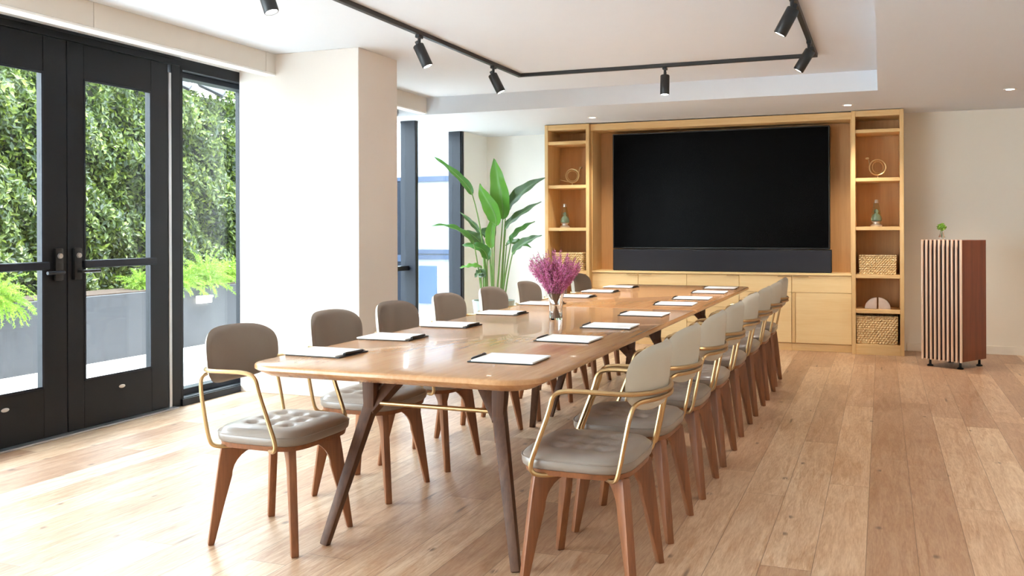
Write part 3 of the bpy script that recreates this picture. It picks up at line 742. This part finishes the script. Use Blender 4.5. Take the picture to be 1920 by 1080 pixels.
# ------------------------------------------------------------------ chairs
def squircle(a, c, n=4.):
    m = max(abs(a), abs(c))
    if m < 1e-9: return 0., 0.
    k = m / (abs(a) ** n + abs(c) ** n) ** (1. / n)
    return a * k, c * k
def chair_proto(loc, rz, label):
    r = root('armchair', loc, label, 'chair', rz, 'taupe leather armchairs around the conference tables')
    H = .235; N = 26
    # cushion
    b = newbm(); g = {}
    tufts = [(x + .018, y) for x in (-.085, .0, .085) for y in (-.10, 0, .10)]
    for i in range(N + 1):
        for j in range(N + 1):
            a, c = i / N * 2 - 1, j / N * 2 - 1; sa, sc_ = squircle(a, c, 4.2); rr = max(abs(a), abs(c))
            x, y = sa * .208 + .018, sc_ * (H + .003)
            z = .466 + .026 * (1 - rr ** 5) ** .5 if rr < 1 else .466
            for tx, ty in tufts:
                d2 = (x - tx) ** 2 + (y - ty) ** 2; z -= .012 * math.exp(-d2 / .0006) + .004 * math.exp(-d2 / .003)
            if abs(y) < .12:
                for tx in (-.067, .018, .103): z -= .0035 * math.exp(-((x - tx) / .006) ** 2)
            if abs(x) < .11:
                for ty in (-.10, 0, .10): z -= .0035 * math.exp(-((y - ty) / .006) ** 2)
            g[i, j] = b.verts.new((x, y, z))
    for i in range(N):
        for j in range(N): b.faces.new((g[i, j], g[i + 1, j], g[i + 1, j + 1], g[i, j + 1]))
    rim = [g[i, 0] for i in range(N + 1)] + [g[N, j] for j in range(1, N + 1)] + [g[i, N] for i in range(N - 1, -1, -1)] + [g[0, j] for j in range(N - 1, 0, -1)]
    prev = rim; n = len(rim)
    for s, z in ((1.012, .458), (1.014, .446), (1.0, .434), (.97, .428)):
        cur = [b.verts.new(((v.co.x - .018) * s + .018, v.co.y * s, z)) for v in rim]
        for k in range(n): b.faces.new((prev[k], prev[(k + 1) % n], cur[(k + 1) % n], cur[k]))
        prev = cur
    b.faces.new(prev)
    rimpts = [v.co.copy() for v in rim]
    seat = finish('seat_cushion', b, 'leather', r, ang=1.2)
    b = newbm(); tube(b, [((p.x - .018) * 1.013 + .018, p.y * 1.013, .4635) for p in rimpts], .0028, 6, True); finish('piping', b, 'leather', seat)
    # wooden seat pan
    b = newbm(); A_ = [b.verts.new((p.x * .97, p.y * .97, .4275)) for p in rimpts]; B_ = [b.verts.new((p.x * .95, p.y * .95, .408)) for p in rimpts]
    b.faces.new(A_); b.faces.new(B_[::-1])
    for k in range(n): b.faces.new((A_[k], A_[(k + 1) % n], B_[(k + 1) % n], B_[k]))
    finish('seat_pan', b, 'legwood', r)
    # legs: tapered with a curved bracket to the middle
    for sx, sy in ((-1, -1), (-1, 1), (1, -1), (1, 1)):
        b = newbm()
        prof = [(.272, 0), (.297, 0), (.281, .12), (.263, .26), (.252, .34), (.240, .41), (.06, .41), (.06, .388)]
        for k in range(9):
            a = PI / 2 * k / 8
            prof.append((.075 + .126 * math.sin(a), .388 - .115 * (1 - math.cos(a))))
        prof += [(.232, .16)]
        ux, uy = sx * .7071, sy * .7071
        prism(b, prof, -.0155, .0155, lambda a, c, h: Vector((ux * a - uy * h * (1 if True else 0), uy * a + ux * h, c)), .006)
        finish('leg', b, 'legwood', r)
    # backrest
    b = newbm(); b2 = newbm(); N2 = 22; F = {}; Bk = {}
    for i in range(N2 + 1):
        for j in range(N2 + 1):
            a, c = i / N2 * 2 - 1, j / N2 * 2 - 1; sa, sc_ = squircle(a, c, 3.3); rr = max(abs(a), abs(c))
            wdt = .228 + .012 * (1 - sc_ * sc_) - .006 * (1 - sc_) * .5
            y = sa * wdt; z = .752 + sc_ * (.118 if c > 0 else .116)
            x = -.252 + 1.25 * y * y - .10 * (z - .70)
            t = .020 * (1 - rr ** 6) ** .5 if rr < 1 else 0
            F[i, j] = b.verts.new((x + t, y, z)); Bk[i, j] = b2.verts.new((x - t, y, z))
    for i in range(N2):
        for j in range(N2):
            b.faces.new((F[i, j], F[i + 1, j], F[i + 1, j + 1], F[i, j + 1]))
            b2.faces.new((Bk[i, j], Bk[i, j + 1], Bk[i + 1, j + 1], Bk[i + 1, j]))
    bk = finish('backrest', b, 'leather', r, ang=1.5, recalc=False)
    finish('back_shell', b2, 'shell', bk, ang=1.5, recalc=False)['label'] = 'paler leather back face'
    # brass frames
    def mir(half): return half + [(x, -y, z) for x, y, z in half[::-1]]
    b = newbm()
    tube(b, chaikin(mir([(.02, -.12, .405), (.095, -.218, .407), (.14, -.248, .412), (.155, -.256, .44), (.125, -.258, .52), (.078, -.26, .64), (.064, -.262, .70), (.02, -.262, .716), (-.08, -.259, .715), (-.165, -.250, .712), (-.222, -.212, .709), (-.262, -.13, .706), (-.284, -.04, .704)]), 3), .0088, 8)
    finish('arm_frame', b, 'brass', r)
    b = newbm()
    tube(b, chaikin(mir([(-.06, -.12, .405), (-.115, -.208, .406), (-.152, -.244, .412), (-.166, -.254, .44), (-.19, -.256, .56), (-.208, -.252, .65), (-.222, -.226, .684), (-.262, -.14, .683), (-.283, -.04, .681)]), 3), .0080, 8)
    finish('rear_frame', b, 'brass', r)
    return r
ORD = ['nearest', 'second', 'third', 'fourth', 'fifth', 'sixth', 'seventh', 'farthest']
def lab(i, side):
    s = 'window side' if side < 0 else 'right-hand side'
    pos = ('nearest the camera' if i == 0 else 'at the far end of the row' if i == 7 else ORD[i] + ' from the near end')
    return 'taupe leather armchair, ' + s + ' of table, ' + pos
LY = [3.26, 4.01, 4.625, 5.325, 6.015, 6.735, 7.41, 8.08]
RY = [3.31, 3.94, 4.60, 5.24, 6.01, 6.68, 7.31, 7.94]
random.seed(21)
P = chair_proto((-2.325, LY[0], 0), 0, lab(0, -1))
for i in range(1, 8): dup(P, (-2.325 + random.uniform(-.012, .012), LY[i], 0), random.uniform(-.03, .03), lab(i, -1))
for i in range(8): dup(P, (-.995 + random.uniform(-.006, .006), RY[i], 0), PI + random.uniform(-.015, .015), lab(i, 1))

# ------------------------------------------------------------------ notepads and pens
PRY = [(-1.355, 3.405), (-1.345, 4.12), (-1.323, 4.75), (-1.315, 5.48), (-1.298, 6.30), (-1.288, 6.85), (-1.279, 7.55), (-1.285, 8.12)]
PLY = [(-2.155, 3.325), (-2.165, 3.915), (-2.147, 4.52), (-2.16, 5.27), (-2.17, 6.03), (-2.165, 6.77), (-2.145, 7.37), (-2.142, 8.00)]
def plab(i, side, what):
    s = 'window side' if side < 0 else 'right-hand side'
    pos = ('nearest the camera' if i == 0 else 'farthest from the camera' if i == 7 else ORD[i] + ' from the near end')
    return what + ', ' + s + ' of table, ' + pos
padp = penp = None
for side, lst in ((-1, PLY), (1, PRY)):
    for i, (x, y) in enumerate(lst):
        rz = (0 if side > 0 else PI) + random.uniform(-.03, .03)
        if padp is None:
            padp = root('notepad', (x, y, TZ), plab(i, side, 'white notepad'), 'notepad', rz, 'white notepads laid at each seat')
            bobj('backing_board', 'pad', padp, (-.140, .122, -.110, .108, 0, .005), bev=.001)
            bobj('paper', 'paper', padp, (-.124, .128, -.109, .112, .005, .011), bev=.0006)
            penp = root('pen', (x, y, TZ), plab(i, side, 'black pen beside notepad'), 'pen', rz, 'black pens beside the notepads')
            b = newbm(); tube(b, [(-.132, -.085, .0112), (-.132, -.075, .0112), (-.132, .03, .0112), (-.132, .06, .0112)], [.002, .0055, .006, .0055], 10); finish('barrel', b, 'pen', penp)
            b = newbm(); tube(b, [(-.132, .02, .0176), (-.132, .052, .0176)], .0014, 6); finish('clip', b, 'chrome', penp)
        else:
            dup(padp, (x, y, TZ), rz, plab(i, side, 'white notepad'))
            dup(penp, (x, y, TZ), rz, plab(i, side, 'black pen beside notepad'))

# ------------------------------------------------------------------ flower vase
vx, vy = -1.725, 5.03
va = root('glass_vase', (vx, vy, TZ), 'clear flared glass vase standing in the middle of the near table', 'vase')
b = newbm(); lathe(b, [(.0001, 0), (.036, 0), (.038, .004), (.037, .06), (.041, .12), (.052, .168), (.0495, .168), (.038, .12), (.034, .06), (.034, .012), (.0001, .010)], seg=32, cap=False); finish('vessel', b, 'cglass', va, ang=1.)
fl = root('heather_bouquet', (vx, vy, TZ + .012), 'bunch of magenta pink heather sprays in the clear glass vase', 'flowers')
random.seed(9)
vs, fs = [], []; st = newbm()
for i in range(130):
    az = random.uniform(0, 2 * PI); lean = (random.random() ** .6) * .72
    L = random.uniform(.30, .40) * (1. - .12 * lean) ; q = .03 * lean / .72
    p0 = Vector((-math.cos(az) * q, -math.sin(az) * q, .0)); p1 = Vector((math.cos(az) * q * .9, math.sin(az) * q * .9, .13))
    d = Vector((math.cos(az) * math.sin(lean), math.sin(az) * math.sin(lean), math.cos(lean)))
    pts = [p0, p1] + [p1 + d * (L - .13) * k / 5 + Vector((0, 0, .012 * k / 5)) for k in range(1, 6)]
    tube(st, pts, .0013, 4)
    for k in range(150):
        t = random.random() ** .8; t0 = .06 + .94 * t
        p = p1 + d * (L - .13) * t0; rr = .016 * (1 - .75 * t0 ** 2) + .003
        a = Vector((random.gauss(0, 1), random.gauss(0, 1), random.gauss(0, 1))).normalized()
        p = p + (a - d * a.dot(d)) * rr * random.uniform(.3, 1)
        if p.z < .12: continue
        n_v = Vector((random.gauss(0, 1), random.gauss(0, 1), random.gauss(0, 1))).normalized(); u = n_v.orthogonal().normalized(); w_ = n_v.cross(u); s = random.uniform(.0022, .0042)
        j = len(vs); vs += [p - u * s, p + w_ * s, p + u * s, p - w_ * s]; fs.append((j, j + 1, j + 2, j + 3))
finish('stems', st, 'stem', fl); o = raw('blossom', vs, fs, 'heather', fl); o['kind'] = 'stuff'

# ------------------------------------------------------------------ bird of paradise plant
PYD = 9.9
base = at(925, 560, PYD); bx = base.x
pt = root('potted_strelitzia', (bx, PYD, 0), 'tall potted bird of paradise plant with broad green leaves in the far corner', 'plant')
b = newbm(); lathe(b, [(.17, 0), (.19, .01), (.235, .40), (.245, .46), (.225, .46), (.215, .42)], seg=36, cap=False); lathe(b, [(.0001, .0), (.17, 0)], seg=36, cap=False); finish('pot', b, 'pot', pt)
b = newbm(); lathe(b, [(.0001, .425), (.218, .42)], seg=30, cap=False); finish('soil', b, 'soil', pt)
def P3(u, v, dy): p = at(u, v, PYD + dy); return p - Vector((bx, PYD, 0))
def bez(p, n):
    out = []
    for k in range(n + 1):
        t = k / n; q = list(p)
        while len(q) > 1: q = [q[i].lerp(q[i + 1], t) for i in range(len(q) - 1)]
        out.append(q[0])
    return out
def leafblade(ctrl, width, mat, facing=(0, -1, .2), fold=.35, peak=.35, curl=0.):
    """ctrl: (u, v, dy) from the leaf base to its tip; width in metres; facing: the way the upper side looks"""
    pts = bez([P3(*c) for c in ctrl], 22); b = newbm(); T, _ = frames(pts); fc_ = Vector(facing).normalized()
    rows = []
    for i, p in enumerate(pts):
        t = i / 22
        w = width * (math.sin(PI * min(1, t ** (math.log(.5) / math.log(peak)))) ** .75 if 0 < t < 1 else 0) * .5 + .0015
        side = T[i].cross(fc_)
        side = side.normalized() if side.length > 1e-3 else Vector((1, 0, 0)); up = side.cross(T[i]).normalized()
        row = []
        for k in range(-4, 5):
            s = k / 4; wav = .008 * math.sin(t * 21 + s * 2) * abs(s)
            row.append(b.verts.new(p + side * w * s * math.cos(fold * abs(s)) + up * (w * abs(s) * math.sin(fold) + wav - curl * w * s * s)))
        rows.append(row)
    for a, c in zip(rows, rows[1:]):
        for k in range(8): b.faces.new((a[k], a[k + 1], c[k + 1], c[k]))
    o = finish('leaf', b, mat, pt, ang=3.)
    m = newbm(); tube(m, [p - Vector(facing).normalized() * .002 for p in pts[:-1]], [.007 * (1 - i / 24) + .001 for i in range(22)], 6); finish('midrib', m, 'stalk', o)
def stalk(ctrl, r0=.013, r1=.006):
    b = newbm(); pts = bez([P3(*c) for c in ctrl], 14); tube(b, pts, [r0 + (r1 - r0) * i / 14 for i in range(15)], 8); finish('stalk', b, 'stalk', pt)
SO = 598   # soil level in the picture
leafs = [
 # (stalk ctrl), (leaf ctrl), width, material, facing
 ([(928, SO, 0), (934, 520, 0), (940, 450, .0), (943, 405, .0)], [(943, 412, 0), (946, 380, .0), (932, 330, .0), (926, 297, .05)], .25, 'strel2', (-.1, -1, .1)),
 ([(924, SO, -.05), (926, 530, -.1), (925, 470, -.1), (929, 425, -.1)], [(930, 424, -.1), (936, 395, -.12), (904, 372, -.14), (900, 344, -.12)], .20, 'strel2', (-.2, -1, .2)),
 ([(922, SO, .02), (921, 540, -.05), (924, 500, -.05), (922, 465, -.05)], [(922, 466, -.05), (916, 440, -.08), (926, 420, -.1), (930, 395, -.05)], .13, 'strel2', (.1, -1, .1)),
 ([(912, SO, 0), (912, 500, .0), (904, 420, .0), (884, 360, .0)], [(886, 366, .0), (880, 345, 0), (846, 318, -.05), (813, 293, -.1)], .10, 'strel', (-.3, -.5, .8)),
 ([(908, SO, 0), (902, 540, 0), (896, 490, -.1), (888, 455, -.2)], [(888, 458, -.2), (872, 436, -.25), (846, 418, -.35), (808, 424, -.4)], .12, 'strel', (-.1, -.45, .9)),
 ([(936, SO, 0), (940, 520, 0), (944, 460, .05), (948, 400, .05)], [(948, 402, .05), (960, 370, .05), (985, 352, .0), (1022, 333, -.05)], .18, 'strel3', (-.5, -.8, .2)),
 ([(938, SO, 0), (940, 530, 0), (944, 480, .05), (948, 430, .1)], [(946, 432, .1), (955, 412, .1), (985, 395, .05), (1015, 378, .0)], .11, 'strel3', (-.5, -.8, .3)),
 ([(938, SO, 0), (942, 540, 0), (952, 490, .05), (958, 455, .1)], [(957, 457, .1), (960, 440, .1), (980, 428, .05), (1003, 415, .0)], .11, 'strel', (-.5, -.7, .4)),
 ([(942, SO, 0), (946, 560, 0), (952, 510, -.05), (962, 472, -.1)], [(960, 478, -.1), (972, 458, -.12), (990, 452, -.2), (1016, 441, -.25)], .14, 'strel3', (-.3, -.8, .6)),
 ([(940, SO, .1), (942, 540, .1), (948, 480, .15), (950, 455, .15)], [(948, 460, .15), (962, 448, .15), (980, 458, .1), (996, 464, .05)], .10, 'strel', (0, -.6, .8)),
 ([(914, SO, .1), (908, 520, .1), (906, 470, .1), (904, 440, .1)], [(905, 442, .1), (896, 425, .1), (880, 412, .05), (862, 397, 0)], .07, 'strel3', (-.4, -.8, .3)),
 ([(916, SO, .05), (914, 540, .05), (912, 500, .0), (914, 480, .0)], [(915, 488, 0), (912, 462, -.05), (892, 462, -.1), (866, 459, -.1)], .14, 'strel', (-.1, -.7, .7)),
 ([(918, SO, .1), (914, 540, .1), (910, 480, .1), (906, 462, .1)], [(907, 462, .1), (898, 448, .05), (885, 440, .0), (872, 432, 0)], .12, 'strel3', (-.3, -.7, .5)),
 ([(904, SO, -.05), (902, 560, -.1), (904, 520, -.1), (900, 505, -.1)], [(904, 502, -.1), (890, 496, -.15), (876, 500, -.2), (862, 502, -.2)], .08, 'strel2', (0, -.6, .8)),
 ([(908, SO, -.02), (908, 560, -.05), (906, 530, -.05), (906, 520, -.05)], [(908, 520, -.05), (902, 506, -.1), (898, 512, -.15), (890, 520, -.15)], .12, 'strel3', (-.2, -.8, .5)),
 ([(924, SO, .1), (922, 520, .15), (918, 460, .15), (914, 432, .15)], [(915, 440, .15), (908, 428, .1), (912, 436, .1), (908, 446, .0)], .12, 'strel3', (.2, -1, .2)),
]
for s_, l_, w_, m_, f_ in leafs:
    stalk(s_); leafblade(l_, w_, m_, f_)

# ------------------------------------------------------------------ light
wd = bpy.data.worlds.new('sky'); S.world = wd; wd.use_nodes = True; nt = wd.node_tree; nt.nodes.clear()
wo = nt.nodes.new('ShaderNodeOutputWorld'); bg = nt.nodes.new('ShaderNodeBackground')
bg.inputs[0].default_value = (.80, .91, 1., 1); bg.inputs[1].default_value = 9.; nt.links.new(bg.outputs[0], wo.inputs[0])
sl = bpy.data.lights.new('sun', 'SUN'); sl.energy = 5.; sl.angle = .02; sl.color = (1, .96, .88)
so = bpy.data.objects.new('sun', sl); COL.objects.link(so)
so.rotation_euler = Vector((-.40, -.28, -.87)).to_track_quat('-Z', 'Y').to_euler()

# ------------------------------------------------------------------ camera
cd = bpy.data.cameras.new('camera'); cd.sensor_fit = 'HORIZONTAL'; cd.sensor_width = 36.; cd.lens = FOC / 1920. * 36.
cd.shift_y = -(540 - VH) / 1920.; cd.clip_start = .05; cd.clip_end = 200
co = bpy.data.objects.new('camera', cd); COL.objects.link(co); S.camera = co
co.matrix_world = Matrix.Translation((0, 0, EYE)) @ Matrix.Rotation(YAW, 4, 'Z') @ Matrix.Rotation(PI / 2, 4, 'X') @ Matrix.Rotation(-ROLL, 4, 'Z')
S.view_settings.view_transform = 'Standard'; S.view_settings.look = 'None'; S.view_settings.gamma = 1.; S.view_settings.use_curve_mapping = False
S.view_settings.exposure = 1.08
S.cycles.use_denoising = True
S.cycles.max_bounces = 10; S.cycles.diffuse_bounces = 6; S.cycles.transparent_max_bounces = 16
S.cycles.sample_clamp_indirect = 8.
